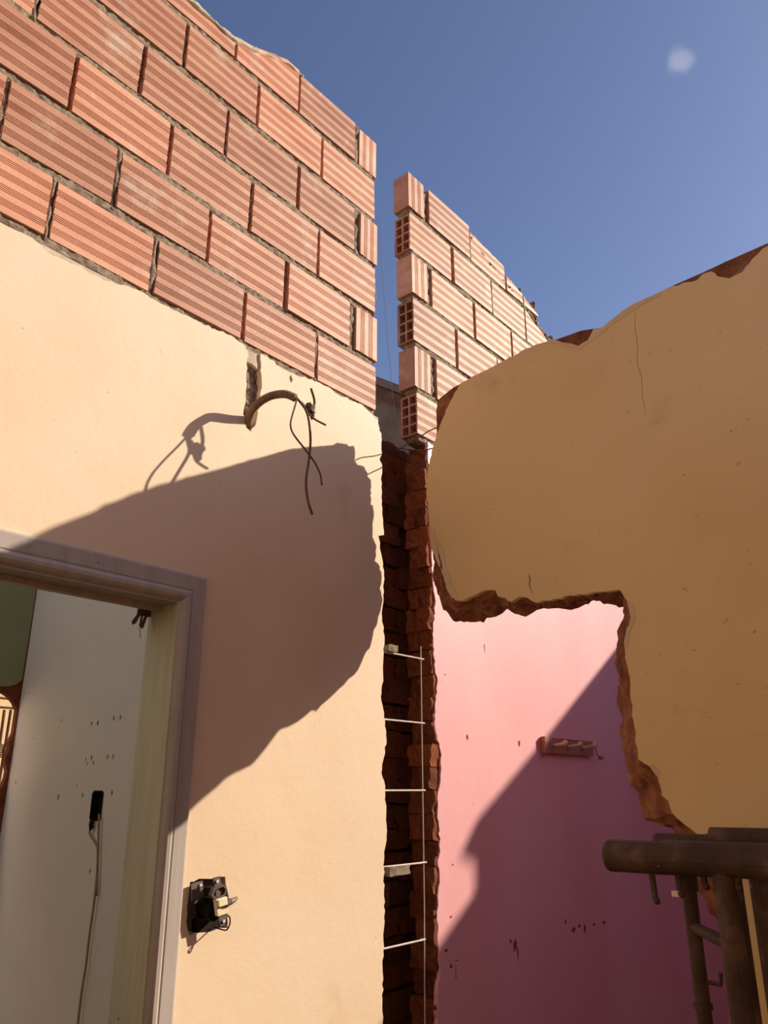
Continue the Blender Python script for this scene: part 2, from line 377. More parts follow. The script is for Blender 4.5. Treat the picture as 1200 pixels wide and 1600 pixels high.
# strip of exposed grey render between the plaster edge and the first course
band = rag([(-.4, 2.775), (.45, 2.775), (.75, 2.745), (1.0, 2.755), (1.17, 2.76)], .012, .02)+[(1.17, 2.795), (-.4, 2.795)]
link('render', slab_mesh('render', band, [], lambda a, b: (a, .006, b), lambda a, b: (a, .05, b)), M['render'], wall_left)
band = rag([(1.245, 2.76), (1.5, 2.765), (1.72, 2.75), (1.80, 2.70)], .012, .02)+[(1.825, 2.70), (1.825, 2.80), (1.245, 2.80)]
link('render', slab_mesh('render', band, [], lambda a, b: (a, .006, b), lambda a, b: (a, .05, b)), M['render'], wall_left)

J = {0: [.64, .926, 1.231, 1.528, 1.824], 1: [.497, .792, 1.09, 1.388, 1.688], 2: [.643, .936, 1.233, 1.523, 1.817],
     3: [.523, .824, 1.119, 1.423, 1.706], 4: [.65, .946, 1.232, 1.528, 1.818], 5: [.84, 1.13, 1.407, 1.700]}
beds, vj = [], []
for row, js in J.items():
    while js[0] > .42: js.insert(0, js[0]-.297)
    for a, b in zip(js[:-1], js[1:]):
        g = R.uniform(.004, .007)
        if row == 5 and b < 1.0: me, h = LONG[R.randrange(5)], .36
        elif row == 5 and b < 1.2: me, h = brick_mesh(BR_L, BR_H, 61, top=lambda x: .070+.02*x), 1
        elif row == 5 and b < 1.5: me, h = brick_mesh(BR_L, BR_H, 62, top=lambda x: .075+x*.5), 1
        else: me, h = LONG[R.randrange(5)], None
        put_brick(me, a+g, row, BR_L, b-a-2*g, wall_left, h=h)
        if row < 5: vj.append((b if b < 1.8 else b-.003, BED[row], BED[row+1], .009 if R.random() < .45 else .006, R.choice([.004, .012, .03, .035])))
    if row % 2 == 1:
        x0 = js[-1]+.024
        put_brick(STAND[row % 3], x0, row, .095, 1.820-x0, wall_left)
        vj.append((js[-1]+.01, BED[row], BED[row+1], .015, .006))
for k in range(6): beds.append((.22, 1.80 if k else 1.815, BED[k], .0165))
mortar_mesh('mortar', beds, vj, Y_BR, 3, wall_left)['kind'] = 'stuff'
# cement cap on the broken top course
cap = MB(); n, m = 200, 8
for i in range(n+1):
    x = .42+1.0*i/n; zt = 3.892 if x < 1.13 else 3.892+min((x-1.13)*.46, .106)
    th = (.044 if x < 1.16 else max(.044-(x-1.16)*.15, .012))*(1+.5*noise.noise(Vector((x*9, 1, 0)))+.25*noise.noise(Vector((x*31, 4, 0))))
    for k in range(m+1):
        t = math.pi*k/m; jit = 1+.35*noise.noise(Vector((x*40, t*1.7, 2)))+.2*noise.noise(Vector((x*110, t*3, 5)))
        cap.v.append(Vector((x, Y_BR+.039-math.cos(t)*.044*(1+.12*noise.noise(Vector((x*24, t, 8)))), zt-.008+math.sin(t)*th*jit-(.010*noise.noise(Vector((x*17, 3, 1))) if k in (0, m) else 0))))
w = m+1
cap.f = [(i*w+k, i*w+(k+1) % w, (i+1)*w+(k+1) % w, (i+1)*w+k) for i in range(n) for k in range(w)]+[tuple(range(w)), tuple(n*w+k for k in range(w))]
cap.build('mortar', M['render'], wall_left, True)['kind'] = 'stuff'
# rough plaster left in the chase where the conduit comes out
ch = MB()
for i in range(60):
    px, py = 384+R.uniform(0, 24), 546+i*2.1
    p = on_y(px, py, .026); ch.lump(p, (.012+R.random()*.012, .008, .016), i, .5)
ch.build('chase_rubble', M['mortar'], wall_left, True)['kind'] = 'stuff'

# ------------------------------------------------------------------ back wall (same plane, beyond the gap): old bricks, pink plaster, brick courses
pink_px = [(668,690),(672,760),(674,850),(676,905),(681,940),(677,980),(677,1010),(680,1045),(684,1065),(680,1100),(679,1130),(683,1150),(690,1180),(688,1225),(684,1240),(684,1270),
           (686,1290),(688,1330),(684,1345),(687,1370),(684,1400),(684,1460),(686,1490),(688,1520),(684,1560),(684,1600)]
core = [(2.110, 0), (2.110, 2.80), (5.4, 2.80), (5.4, 0)]
wall_back = link('wall_back', slab_mesh('wall_back', core, [], lambda a, b: (a, .013, b), lambda a, b: (a, .10, b)), M['adobe'])
tag(wall_back, 'wall with pink plaster below and hollow brick courses above, beyond the open gap', kind='structure')
pk = [(5.4, 0), (5.4, 2.80)]+rag([(2.14, 2.80)]+[L2(*q) for q in pink_px]+[(2.09, .4), (2.09, 0)], .004, .012)
holes = [blob(*L2(730, 1152), .006, .010), blob(*L2(811, 1162), .008, .014)]
link('plaster', slab_mesh('plaster', pk, holes, lambda a, b: (a, 0, b), lambda a, b: (a, .014, b)), M['pink'], wall_back)
for (px, py, rx, rz_) in ((798,1471,.008,.006),(805,1478,.012,.014),(809,1490,.004,.018),(884,1440,.008,.007),(896,1452,.016,.008),(905,1447,.010,.005),(914,1450,.008,.014),(928,1444,.012,.004),(944,1441,.014,.005),(712,1521,.002,.02),(757,1012,.002,.012)):
    c = L2(px, py); link('paint_chip', slab_mesh('paint_chip', blob(c[0], c[1], rx, rz_, 9, R, .5), [], lambda a, b: (a, -.0008, b), lambda a, b: (a, .003, b)), M['chipdark'], wall_back)
# old solid bricks showing at the cut end
OB = []
for s in range(6):
    rr = random.Random(90+s); bmx = bmesh.new(); bmesh.ops.create_cube(bmx, size=1)
    bmesh.ops.subdivide_edges(bmx, edges=bmx.edges[:], cuts=3, use_grid_fill=True)
    for v in bmx.verts:
        q = v.co.copy(); v.co += Vector((noise.noise(q*2.3+Vector((s*5, 0, 0)))*.16+noise.noise(q*6+Vector((s*5, 0, 0)))*.10, noise.noise(q*2.1+Vector((0, s*5, 2)))*.10, noise.noise(q*2.2+Vector((3, 0, s*5)))*.09))
    me = bpy.data.meshes.new('old_brick'); bmx.to_mesh(me); bmx.free(); me.materials.append(M['old_brick'])
    OB.append(me)
def old_brick(parent, loc, size, rot=.05):
    o = bpy.data.objects.new('old_brick', R.choice(OB)); C.objects.link(o); o.parent = parent
    o.location = loc; o.scale = size; o.rotation_euler = (R.uniform(-rot, rot), R.uniform(-rot, rot), R.uniform(-rot, rot)); return o
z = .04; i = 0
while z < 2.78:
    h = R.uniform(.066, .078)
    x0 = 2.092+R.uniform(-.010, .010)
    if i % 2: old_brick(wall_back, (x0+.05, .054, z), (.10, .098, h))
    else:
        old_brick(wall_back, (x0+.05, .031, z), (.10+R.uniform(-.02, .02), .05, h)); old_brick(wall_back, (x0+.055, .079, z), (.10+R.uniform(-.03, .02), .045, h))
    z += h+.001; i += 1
# brick courses
EDGE2 = [2.047, 2.043, 2.036, 2.030, 2.024, 2.016]
J2 = {0: [2.047, 2.335, 2.63, 2.925, 3.22], 1: [2.17, 2.468, 2.765, 3.06], 2: [2.036, 2.324, 2.628, 2.925, 3.22], 3: [2.158, 2.466, 2.766, 3.06, 3.35],
      4: [2.024, 2.318, 2.62, 2.918, 3.2], 5: [2.147, 2.458, 2.757, 2.91, 3.05]}
beds, vj = [], []
for row, js in J2.items():
    for k, (a, b) in enumerate(zip(js[:-1], js[1:])):
        g = R.uniform(.004, .007)
        if k == 0 and row % 2 == 0: me = HOLLOW[(row//2) % 3]
        elif row == 5 and k >= 1:
            z0 = {1: .155, 2: .085, 3: .05}[k]; s = {1: -.10, 2: -.12, 3: -.15}[k]
            me = brick_mesh(BR_L, BR_H, 70+k, top=lambda x, z0=z0, s=s: z0+s*x)
        elif row == 4 and k == 3: me = brick_mesh(BR_L, BR_H, 75, top=lambda x: .183-.35*x)
        elif row == 3 and k == 3: me = brick_mesh(BR_L, BR_H, 76, top=lambda x: .183-.1*x)
        else: me = LONG[R.randrange(5)]
        put_brick(me, a+(0 if k == 0 and row % 2 == 0 else g), row, BR_L, b-a-2*g, wall_back, h=1 if row == 5 and k else None)
        vj.append((b, BED[row], BED[row+1]-(.09 if row == 5 else .02), .006, R.choice([.004, .012, .02])))
    if row % 2 == 1:
        x0 = EDGE2[row]; w = js[0]-.03-x0
        put_brick(STAND[(row+1) % 3], x0, row, .095, w, wall_back)
        vj.append((js[0]-.015, BED[row], BED[row+1]-.02, .016, .008))
for k in range(6): beds.append((EDGE2[k]+.012, 3.2 if k < 5 else 3.0, BED[k], .0155))
mortar_mesh('mortar', beds, vj, Y_BR, 8, wall_back)['kind'] = 'stuff'
cap = MB()
for i in range(30):
    x = 2.47+.7*i/29; zt = 3.955-(x-2.47)*.30
    cap.lump((x, Y_BR+.04, zt-.01), (.03, .040, .012), i+50, .6)
cap.build('mortar', M['mortar'], wall_back, True)['kind'] = 'stuff'

# ------------------------------------------------------------------ right wall (ochre), broken all round
UF, UB = 1.84, 1.98
top_edge = [(677,628),(690,612),(703,603),(721,592),(756,576),(786,559),(824,540),(862,528),(868,530),(904,513),(924,510),(942,507),(960,492),(981,474),(1008,460),(1050,441),
            (1089,429),(1095,421),(1116,414),(1140,400),(1170,384),(1194,376)]
low_plaster = [(690,893),(700,925),(712,938),(727,937),(745,928),(765,921),(774,922),(778,932),(800,940),(812,932),(822,933),(835,941),(868,935),(905,928),(968,921),(980,940),(986,965),
               (977,993),(976,1013),(982,1050),(986,1095),(991,1135),(997,1186),(1016,1198),(1028,1215),(1034,1243),(1044,1251),(1049,1268),(1069,1288),(1091,1305),(1118,1345),(1136,1420),(1147,1600)]
left_plaster = [(690,893),(676,860),(670,815),(667,770),(668,735),(676,700),(686,670),(697,640),(710,614)]
top_plaster = [(710,614),(721,598),(756,580),(786,564),(824,544),(862,531),(868,531),(880,537),(903,541),(918,532),(927,514),(942,511),(960,496),(981,480),(1008,466),(1050,447),(1089,438),(1098,428),
               (1112,424),(1121,432),(1140,435),(1160,425),(1175,405),(1190,390),(1200,384)]
pl = [X2(*q, UF) for q in left_plaster]+[X2(*q, UF) for q in top_plaster][1:]
pl = rag(pl, .0025, .012)+[(-1.6, 2.89), (-2.6, 2.90), (-2.6, 0), (-.93, 0)]
lowp = [X2(*q, UF) for q in low_plaster][::-1]
pl = pl+rag(lowp, .003, .012)[:-1]
def sliver(pts, w, fn):
    q = rag([fn(*p) for p in pts], .0015, .02, random.Random(4)); return q+[(a+w, b) for a, b in q[::-1][1:-1]]
crack1 = sliver([(824,893),(829,903),(828,915),(834,932)], .0035, lambda a, b: X2(a, b, UF))
crack2 = sliver([(993,485),(992,510),(997,545),(996,570),(1003,590),(1004,620),(1010,650)], .0012, lambda a, b: X2(a, b, UF))
# core: loft between the broken outline behind the plaster and the outline of the far face
pairs = [  # (front (y,z), back (y,z)), counter-clockwise from the lintel's left end
 (X2(690,893,UF), (-.101,2.235)), (X2(676,860,UF), (-.099,2.30)), (X2(669,815,UF), (-.115,2.42)), (X2(667,770,UF), (-.128,2.50)), (X2(668,735,UF), (-.13,2.62)), (X2(676,700,UF), (-.131,2.67)),
 (X2(678,668,UF), (-.15,2.72)), (X2(677,640,UF), (-.172,2.77)), (X2(680,622,UF), (-.185,2.83)), (X2(703,603,UF), (-.26,2.85)), (X2(756,576,UF), (-.38,2.84)), (X2(824,540,UF), (-.53,2.86)), (X2(862,528,UF), (-.62,2.86)),
 (X2(904,513,UF), (-.72,2.85)), (X2(942,507,UF), (-.80,2.84)), (X2(981,474,UF), (-.88,2.86)), (X2(1050,441,UF), (-1.02,2.88)), (X2(1095,421,UF), (-1.08,2.88)), (X2(1140,400,UF), (-1.15,2.89)), (X2(1194,376,UF), (-1.24,2.90)),
 ((-1.6,2.90), (-1.6,2.90)), ((-2.6,2.90), (-2.6,2.90)), ((-2.6,0), (-2.6,0)), ((-.90,0), (-.88,0)),
 (X2(1148,1600,UF), X2(1143,1600,UB)), (X2(1138,1430,UF), X2(1130,1440,UB)), (X2(1122,1350,UF), X2(1092,1395,UB)), (X2(1091,1306,UF), X2(1053,1305,UB)), (X2(1069,1289,UF), X2(1049,1288,UB)), (X2(1049,1269,UF), X2(1009,1286,UB)),
 (X2(1034,1244,UF), X2(1003,1262,UB)), (X2(1028,1216,UF), X2(999,1238,UB)), (X2(1012,1199,UF), X2(986,1231,UB)), (X2(997,1187,UF), X2(980,1200,UB)), (X2(991,1135,UF), X2(973,1150,UB)), (X2(986,1095,UF), X2(973,1120,UB)),
 (X2(982,1050,UF), X2(967,1085,UB)), (X2(976,1013,UF), X2(967,1055,UB)), (X2(977,993,UF), X2(963,1015,UB)), (X2(985,965,UF), X2(965,988,UB)), (X2(981,945,UF), X2(974,975,UB)), (X2(970,922,UF), X2(974,949,UB)),
 (X2(905,928,UF), X2(935,938,UB)), (X2(868,935,UF), X2(890,949,UB)), (X2(835,941,UF), X2(845,951,UB)), (X2(812,933,UF), X2(820,961,UB)), (X2(790,936,UF), X2(792,955,UB)), (X2(774,922,UF), X2(770,966,UB)),
 (X2(745,928,UF), X2(735,972,UB)), (X2(712,938,UF), X2(712,970,UB)), (X2(700,925,UF), X2(692,952,UB))]
UC = UF+.016
Fp, Bp = [], []
for k in range(len(pairs)):
    (f0, b0), (f1, b1) = pairs[k], pairs[(k+1) % len(pairs)]
    L = max(math.dist(f0, f1), math.dist(b0, b1)); far = min(f0[0], f1[0]) < -1.4 or min(f0[1], f1[1]) < .8
    nn = 1 if far else max(1, int(L/.014))
    for i in range(nn):
        t = i/nn; Fp.append(tuple(f0[c]+(f1[c]-f0[c])*t for c in (0, 1))); Bp.append(tuple(b0[c]+(b1[c]-b0[c])*t for c in (0, 1)))
m = 9; N_ = len(Fp); vv, ff = [], []
for j in range(m+1):
    t = j/m
    for k in range(N_):
        y = Fp[k][0]*(1-t)+Bp[k][0]*t; z = Fp[k][1]*(1-t)+Bp[k][1]*t; x = UC+(UB-UC)*t
        if y > -1.4 and z > .8 and 0 < j:
            a = 0.8 if j == m else 1.0
            q = Vector((x*22, y*22, z*22)); s = .017*a
            y += s*noise.noise(q)+.009*a*noise.noise(q*3.3); z += s*noise.noise(q+Vector((9, 3, 1)))+.009*a*noise.noise(q*3+Vector((5, 5, 5)))
        vv.append((x, y, z))
for j in range(m):
    for k in range(N_): ff.append((j*N_+k, j*N_+(k+1) % N_, (j+1)*N_+(k+1) % N_, (j+1)*N_+k))
for j, lp in ((0, Fp), (m, [(vv[m*N_+k][1], vv[m*N_+k][2]) for k in range(N_)])):
    ff += [tuple(j*N_+i for i in t) for t in tessellate_polygon([[Vector((a, b, 0)) for a, b in lp]])]
wall_right = make('wall_right', vv, ff, M['adobe'])
tag(wall_right, 'shaded ochre plastered wall broken off around a hacked-out doorway', kind='structure')
link('plaster', slab_mesh('plaster', pl, [crack1, crack2], lambda a, b: (UF, a, b), lambda a, b: (UC+.002, a, b)), M['yellow'], wall_right)

def peel(px_list):
    q = [X2(a, b, UF) for a, b in px_list]
    link('peeled_patch', slab_mesh('peeled_patch', rag(q+[q[0]], .002, .012)[:-1], [], lambda a, b: (UF-.0012, a, b), lambda a, b: (UF+.004, a, b)), M['render2'], wall_right)
peel([(671,832),(679,828),(683,850),(688,872),(692,892),(676,862)])
peel([(682,842),(688,846),(696,875),(703,900),(712,925),(716,936),(706,934),(700,924),(690,893)])
peel([(969,922),(978,934),(990,948),(993,968),(985,985),(980,1012),(976,1013),(977,993),(986,965),(980,940)])
peel([(1014,1196),(1021,1194),(1030,1204),(1029,1215),(1022,1207)])
peel([(842,538),(862,530),(905,541),(926,528),(945,512),(985,480),(1010,466),(1030,457),(1032,462),(1000,478),(962,504),(930,530),(905,546),(860,536)])
# ------------------------------------------------------------------ end wall of the pink room (its top edge shades the pink plaster)
UE = 5.4
sh = [(965,1010),(850,1155),(745,1280),(718,1338),(741,1352),(741,1396),(688,1472)]
prof = []
for q in sh:
    x, z = L2(*q); d = (UE-x)/1.5; prof.append((-d, z+.97*d))
ep = [(0, 0), (0, prof[0][1]-.02)]+prof+[(-2.6, prof[-1][1]+.02), (-2.6, 0)]
wall_end = link('wall_end', slab_mesh('wall_end', ep, [], lambda a, b: (UE, a, b), lambda a, b: (UE+.12, a, b)), M['pink'])
tag(wall_end, 'far pink wall closing the room behind the ochre wall', kind='structure')

# ------------------------------------------------------------------ walls added out of view to block sky and bounce warm sun
tag(MB().box((-2.5, -2.72, 0), (1.84, -2.6, 3.25)).build('wall_front_added', M['yellow']), 'added unseen ochre wall opposite the doorway, cutting sky light', kind='structure')
tag(MB().box((1.84, -2.72, 0), (5.52, -2.6, 3.25)).build('wall_front_pink_added', M['pink']), 'added unseen pink wall opposite the peg rack, darkening the pink room', kind='structure')
tag(MB().box((-2.62, -2.72, 0), (-2.5, .03, 3.9)).build('wall_side_added', M['yellow']), 'added unseen ochre wall facing the broken ochre wall, bouncing warm sun', kind='structure')

# ------------------------------------------------------------------ neighbour's masonry behind the gap
nb = rag([(1.70, 2.86), (2.05, 2.90), (2.2, 2.905), (2.35, 2.87), (2.8, 2.86)], .012, .03)
npoly = [(1.70, 0)]+nb+[(2.8, 0)]
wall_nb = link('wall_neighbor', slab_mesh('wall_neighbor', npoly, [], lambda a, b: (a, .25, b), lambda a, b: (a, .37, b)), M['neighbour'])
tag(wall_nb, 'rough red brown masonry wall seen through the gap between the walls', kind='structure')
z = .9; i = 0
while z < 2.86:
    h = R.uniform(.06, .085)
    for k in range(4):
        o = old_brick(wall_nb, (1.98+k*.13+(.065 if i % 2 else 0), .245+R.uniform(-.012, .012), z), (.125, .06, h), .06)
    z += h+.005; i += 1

# dark shed roof beyond
shed = empty('shed', (3.3, .9, 0)); tag(shed, 'dark lean-to shed with sloping eave visible through the narrow gap', 'shed', kind=None)
sa, sb = on_x(588, 588, 3.05), on_x(640, 607.5, 3.05)
sl = (sa.z-sb.z)/(sa.y-sb.y)
def rz(y): return sb.z+sl*(y-sb.y)
def shift(mb): mb.v = [v-Vector((3.3, .9, 0)) for v in mb.v]; return mb
y0, y1 = sb.y-.12, sa.y+.2
shift(MB().prism([(y0, rz(y0)), (y1, rz(y1)), (y1, rz(y1)-.05), (y0, rz(y0)-.05)], lambda a, b: (3.05, a, b), lambda a, b: (3.8, a, b))).build('roof_sheet', M['roof'], shed)
shift(MB().prism([(y0+.02, rz(y0)-.05), (y1, rz(y1)-.05), (y1, rz(y1)-.13), (y0+.02, rz(y0)-.13)], lambda a, b: (3.08, a, b), lambda a, b: (3.11, a, b))).build('eave_board', M['rust'], shed)
shift(MB().prism([(y0+.06, 0), (y0+.06, rz(y0)-.08), (y1, rz(y1)-.08), (y1, 0)], lambda a, b: (3.16, a, b), lambda a, b: (3.7, a, b))).build('shed_wall', M['roof'], shed)

# ------------------------------------------------------------------ room behind the doorway
UW = 1.50
cw = on_x(58, 925, UW); VG = cw.y
PD = .030                              # plaster depth: the holes are real recesses in it
wl_ = MB().box((UW+PD, .115, 0), (UW+.12, VG+.004, 2.95)).build('wall_inner_right', M['adobe'])
tag(wl_, 'white plastered wall with drill holes seen through the doorway', kind='structure')
wh = []
for (px, py, r) in [(143,1131,.007),(153,1130,.008),(178,1122,.007),(188,1121,.007),(134,1187,.006),(143,1185,.007),(136,1193,.005),(146,1192,.006),(168,1183,.007),(177,1182,.007),(129,1243,.007),(91,1246,.008),(175,1239,.007),
                    (141,1361,.006),(52,1154,.004),(46,1083,.004),(25,1222,.005),(96,1125,.004),(120,1228,.004)]:
    p = on_x(px, py, UW); wh.append(blob(p.y, p.z, r*.75, r*1.3, 8, R, .2))
bp = on_x(151, 1259, UW); hy = abs(on_x(142, 1259, UW).y-bp.y); hzz = .047
box_pts = [(-hy, -hzz*.9), (-hy*.8, -hzz), (hy*.8, -hzz), (hy, -hzz*.85), (hy, hzz*.8), (hy*.75, hzz), (-hy*.7, hzz), (-hy, hzz*.85)]
wh.append([(bp.y+a*1.02, bp.z+b*1.02) for a, b in box_pts])
link('plaster', slab_mesh('plaster', [(.115, 0), (VG+.004, 0), (VG+.004, 2.95), (.115, 2.95)], wh, lambda a, b: (UW, a, b), lambda a, b: (UW+PD, a, b)), M['white'], wl_)
tag(MB().box((-1.52, .115, 0), (-1.4, 4.2, 3.9)).build('wall_inner_left_added', M['white']), 'added unseen white wall behind the doorway, bouncing sun into the room', kind='structure')  # added out of view so sunlight bounces onto the white wall
# green wall with a broken hole
def G(*q): a, b = L2(*q, VG+.02); return (min(a, UW-.008), b)
gh = [G(-60,1070),(G(0,1073)),G(10,1074),G(22,1071),G(27,1066),G(36,1066)]
gx = UW
g_out = [(UW, 2.95), (-1.4, 2.95), (-1.4, 0), (.75, 0), (.75, 1.2), G(-120,1290), G(-120,1100)]+rag([G(-60,1072),G(0,1073),G(10,1073),G(22,1070),G(27,1066),G(44,1066)], .004, .02)
wg = link('wall_inner_back', slab_mesh('wall_inner_back', g_out, [], lambda a, b: (a, VG, b), lambda a, b: (a, VG+.015, b)), M['green'])
tag(wg, 'green plastered wall with a hole smashed through, behind the doorway', kind='structure')
c_out = [(UW, 2.95), (-1.4, 2.95), (-1.4, 0), (.6, 0), (.75, 1.2), G(-120,1300), G(-120,1100), G(-40,1080)]+rag([G(-40,1080),G(0,1082),G(8,1087),G(13,1091),G(19,1099),G(25,1110),G(27,1122),G(27,1133),G(22,1146),G(13,1156),G(10,1160),G(12,1168),G(11,1175),G(6,1182),G(5,1190),G(8,1205),G(6,1215),G(1,1228),G(-8,1240)], .005, .02)+[(1.05, 0), (UW, 0)]
link('masonry', slab_mesh('masonry', c_out, [], lambda a, b: (a, VG+.004, b), lambda a, b: (a, VG+.03, b)), M['old_brick'], wg)
wo = MB().box((-2.5, VG+2.2, 0), (4.2, VG+2.32, 3.0)).build('wall_outer', M['yellow'])
tag(wo, 'sunlit yellow wall far behind the hole in the green wall', kind='structure')
# reinforcing grille leaning in the hole
VB = VG+.22
gr = empty('rebar_grille', (on_y(5, 1130, VB).x, VB, 0)); tag(gr, 'dark rebar grille with wire loops standing inside the smashed hole', 'rebar')
def barz(a, b, r, name, parent, mt, org):
    k = MB(); k.tube([Vector(a)-org, Vector(b)-org], r, 7); return k.build(name, mt, parent)
og = gr.location.copy()
for (a, b) in (((-14,1089), (14,1092)), ((-14,1104), (26,1107))):
    barz(on_y(*a, VB), on_y(*b, VB), .005, 'cross_bar', gr, M['rust'], og)
for (a, b) in (((7,1109), (-2,1175)), ((17,1109), (9,1160)), ((-8,1109), (-16,1165))):
    p, q = on_y(*a, VB), on_y(*b, VB); q = Vector((q.x, q.y, 0)) if False else q
    k = MB(); k.tube([p-og, q-og, Vector((q.x-og.x-.02, 0, 0))], .006, 7); k.build('upright_bar', M['rust'], gr)
for i in range(4):
    pts = [on_y(5+14*math.cos(t)*.75-6, 1168+i*3.2+5*math.sin(t), VB+.01*i)-og for t in [2*math.pi*q/16 for q in range(17)]]
    k = MB(); k.tube(pts, .003, 6); k.build('wire_loop', M['rust'], gr, True)

# ------------------------------------------------------------------ door frame
door = empty('door_1', (.69, 0, 0)); tag(door, 'grey moulded door frame with pale green inner lining, door removed', kind='structure')
od = door.location.copy()
CI, CO = 1.083, 1.155                 # inner and outer edges of the casing
CT_I, CT_O = 2.028, 2.099
prof_c = [(0, 0), (0, -.010), (.006, -.017), (.012, -.021), (.020, -.022), (.026, -.018), (.029, -.013), (.031, -.011), (.034, -.013), (.066, -.013), (.071, -.010), (.072, 0)]
def casing(path_fn, name):
    k = MB(); n = len(prof_c); vs_ = [path_fn(0, a, b) for a, b in prof_c]+[path_fn(1, a, b) for a, b in prof_c]
    k.add([Vector(v)-od for v in vs_], [(i, (i+1) % n, n+(i+1) % n, n+i) for i in range(n)]+[tuple(range(n))[::-1], tuple(range(n, 2*n))])
    return k.build(name, M['casing'], door)
casing(lambda e, a, b: (CI+a, b, -.0 if e == 0 else CT_I+a-.0005), 'casing_jamb')
casing(lambda e, a, b: (.69-(CI+a-.69), b, -.0 if e == 0 else CT_I+a-.0005), 'casing_jamb')
casing(lambda e, a, b: ((CI+a) if e == 0 else .69-(CI+a-.69), b, CT_I+a), 'casing_head')
LD = .112
MB().box((CI-.004-od.x, -.008, 0), (DOOR_R+.008-od.x, LD, CT_I+.01)).build('lining_jamb', M['olive'], door)
MB().box((DOOR_L-.008-od.x, -.008, 0), (.69-(CI-.004-.69)-od.x, LD, CT_I+.01)).build('lining_jamb', M['olive'], door)
MB().box((DOOR_L-.008-od.x, -.008, CT_I-.004), (CI-.0045-od.x, LD, CT_I+.03)).build('lining_head', M['casing'], door)
MB().box((.69-(CI-.004-.69)-od.x, .05, CT_I-.016), (CI-.0045-od.x, .07, CT_I-.004)).build('door_stop', M['casing'], door)
# broken hinge hanging in the corner
hp = on_y(222, 960, .10)-od
hg = MB(); hg.box(hp+Vector((-.012, -.004, -.003)), hp+Vector((.022, .004, .012))).tube([hp+Vector((.0, 0, 0)), hp+Vector((-.002, 0, -.03))], .003, 6).tube([hp+Vector((.012, 0, 0)), hp+Vector((-.004, -.01, -.034))], .004, 6)
hgo = hg.build('broken_hinge', M['rust'], door)
lf = MB(); lf.prism([(-.006, .0), (-.018, -.026), (-.027, -.030), (-.029, -.022), (-.016, -.002)], lambda a, b: hp+Vector((a, -.006, b)), lambda a, b: hp+Vector((a, -.004, b)))
lf.build('hinge_leaf', M['grey'], hgo)
hw = MB(); hw.tube(smooth_path([hp+Vector((-.004, 0, -.034)), hp+Vector((-.001, 0, -.042)), hp+Vector((.001, 0, -.05)), hp+Vector((.002, 0, -.058))], 3), .0012, 5); hw.build('bent_screw', M['cable'], hgo)

# ------------------------------------------------------------------ conduit with loose wires
cp = [(388,662,.012),(390,652,-.012),(394,642,-.035),(403,631,-.058),(416,622,-.08),(430,617,-.10),(447,616,-.13),(462,622,-.152)]
base = on_y(388, 662, 0.0)
cond = empty('flexible_conduit', base); tag(cond, 'corrugated electrical conduit with loose dark wires sticking out of the cream wall', 'conduit')
def rel(seq): return [on_y(*q)-base for q in seq]
path = smooth_path(rel(cp), 18)
k = MB(); k.tube(path, .0105, 10, [.0118 if i % 3 else .0098 for i in range(len(path))]); k.build('corrugated_tube', M['conduit'], cond)
def wire(seq, r=.0032):
    k = MB(); k.tube(smooth_path(rel(seq), 6), r, 7); return k.build('wire', M['wire'], cond, True)
wire([(460,618,-.150),(463,626,-.158),(457,648,-.175),(454,664,-.185),(459,679,-.195),(475,700,-.21),(490,720,-.22),(500,740,-.225),(503,758,-.23)], .0026)
wire([(460,618,-.150),(468,627,-.158),(478,641,-.165),(483,660,-.18),(485,690,-.20),(482,722,-.22),(478,752,-.235),(481,782,-.245),(488,804,-.25)], .0034)
wire([(461,619,-.150),(472,631,-.158),(482,646,-.163),(492,655,-.168),(509,664,-.172)], .003)
wire([(470,628,-.156),(480,637,-.160),(490,634,-.162),(491,624,-.162),(486,607,-.160)], .0036)
tp = on_y(485, 640, -.161)-base
k = MB(); k.lump(tp, (.014, .011, .016), 3, .6).lump(tp+Vector((-.008, 0, .008)), (.008, .007, .009), 5, .6).lump(tp+Vector((.006, -.002, -.016)), (.007, .006, .012), 8, .6)
k.build('insulating_tape', M['wire'], cond, False)

# ------------------------------------------------------------------ dismantled socket and switch in the left wall
p0 = on_y(324, 1420, 0)
sk = empty('wall_socket', p0); tag(sk, 'dismantled black socket and switch unit hanging out of the cream wall', 'socket')
S = lambda px, py, y: on_y(px, py, y)-p0
k = MB(); hx, hz = .062, .088
c0 = L2(324, 1415); cx, cz = c0[0]-p0.x, c0[1]-p0.z
k.box((cx-hx, .029, cz-hz/1.6), (cx+hx*.85, .031, cz+hz/1.6))
k.build('box_back', M['grey'], sk)
def plate(quad, y, t, name, mt, parent=None):
    k = MB(); q = [S(a, b, y) for a, b in quad]
    k.prism(list(range(len(q))), lambda i: q[i], lambda i: q[i]+Vector((0, t, 0))) if False else k.add([*q, *[v+Vector((0, t, 0)) for v in q]], [tuple(range(len(q)))[::-1], tuple(range(len(q), 2*len(q)))]+[(i, (i+1) % len(q), len(q)+(i+1) % len(q), len(q)+i) for i in range(len(q))])
    return k.build(name, mt, parent or sk)
lb = plate([(306,1379),(317,1376),(319,1402),(313,1406),(300,1408),(299,1382)], -.012, .003, 'mounting_bracket', M['grey'])
rb = plate([(333,1372),(344,1369),(347,1386),(355,1430),(356,1444),(345,1448),(342,1432),(337,1392)], -.038, .003, 'mounting_bracket', M['grey'])
for (a, b, y, pr) in ((313,1383,-.0125,lb),(339,1377,-.0385,rb),(349,1439,-.0385,rb)):
    k = MB(); c = S(a, b, y); k.tube([c, c+Vector((0, -.003, 0))], .0035, 8); k.build('screw', M['steel'], pr)
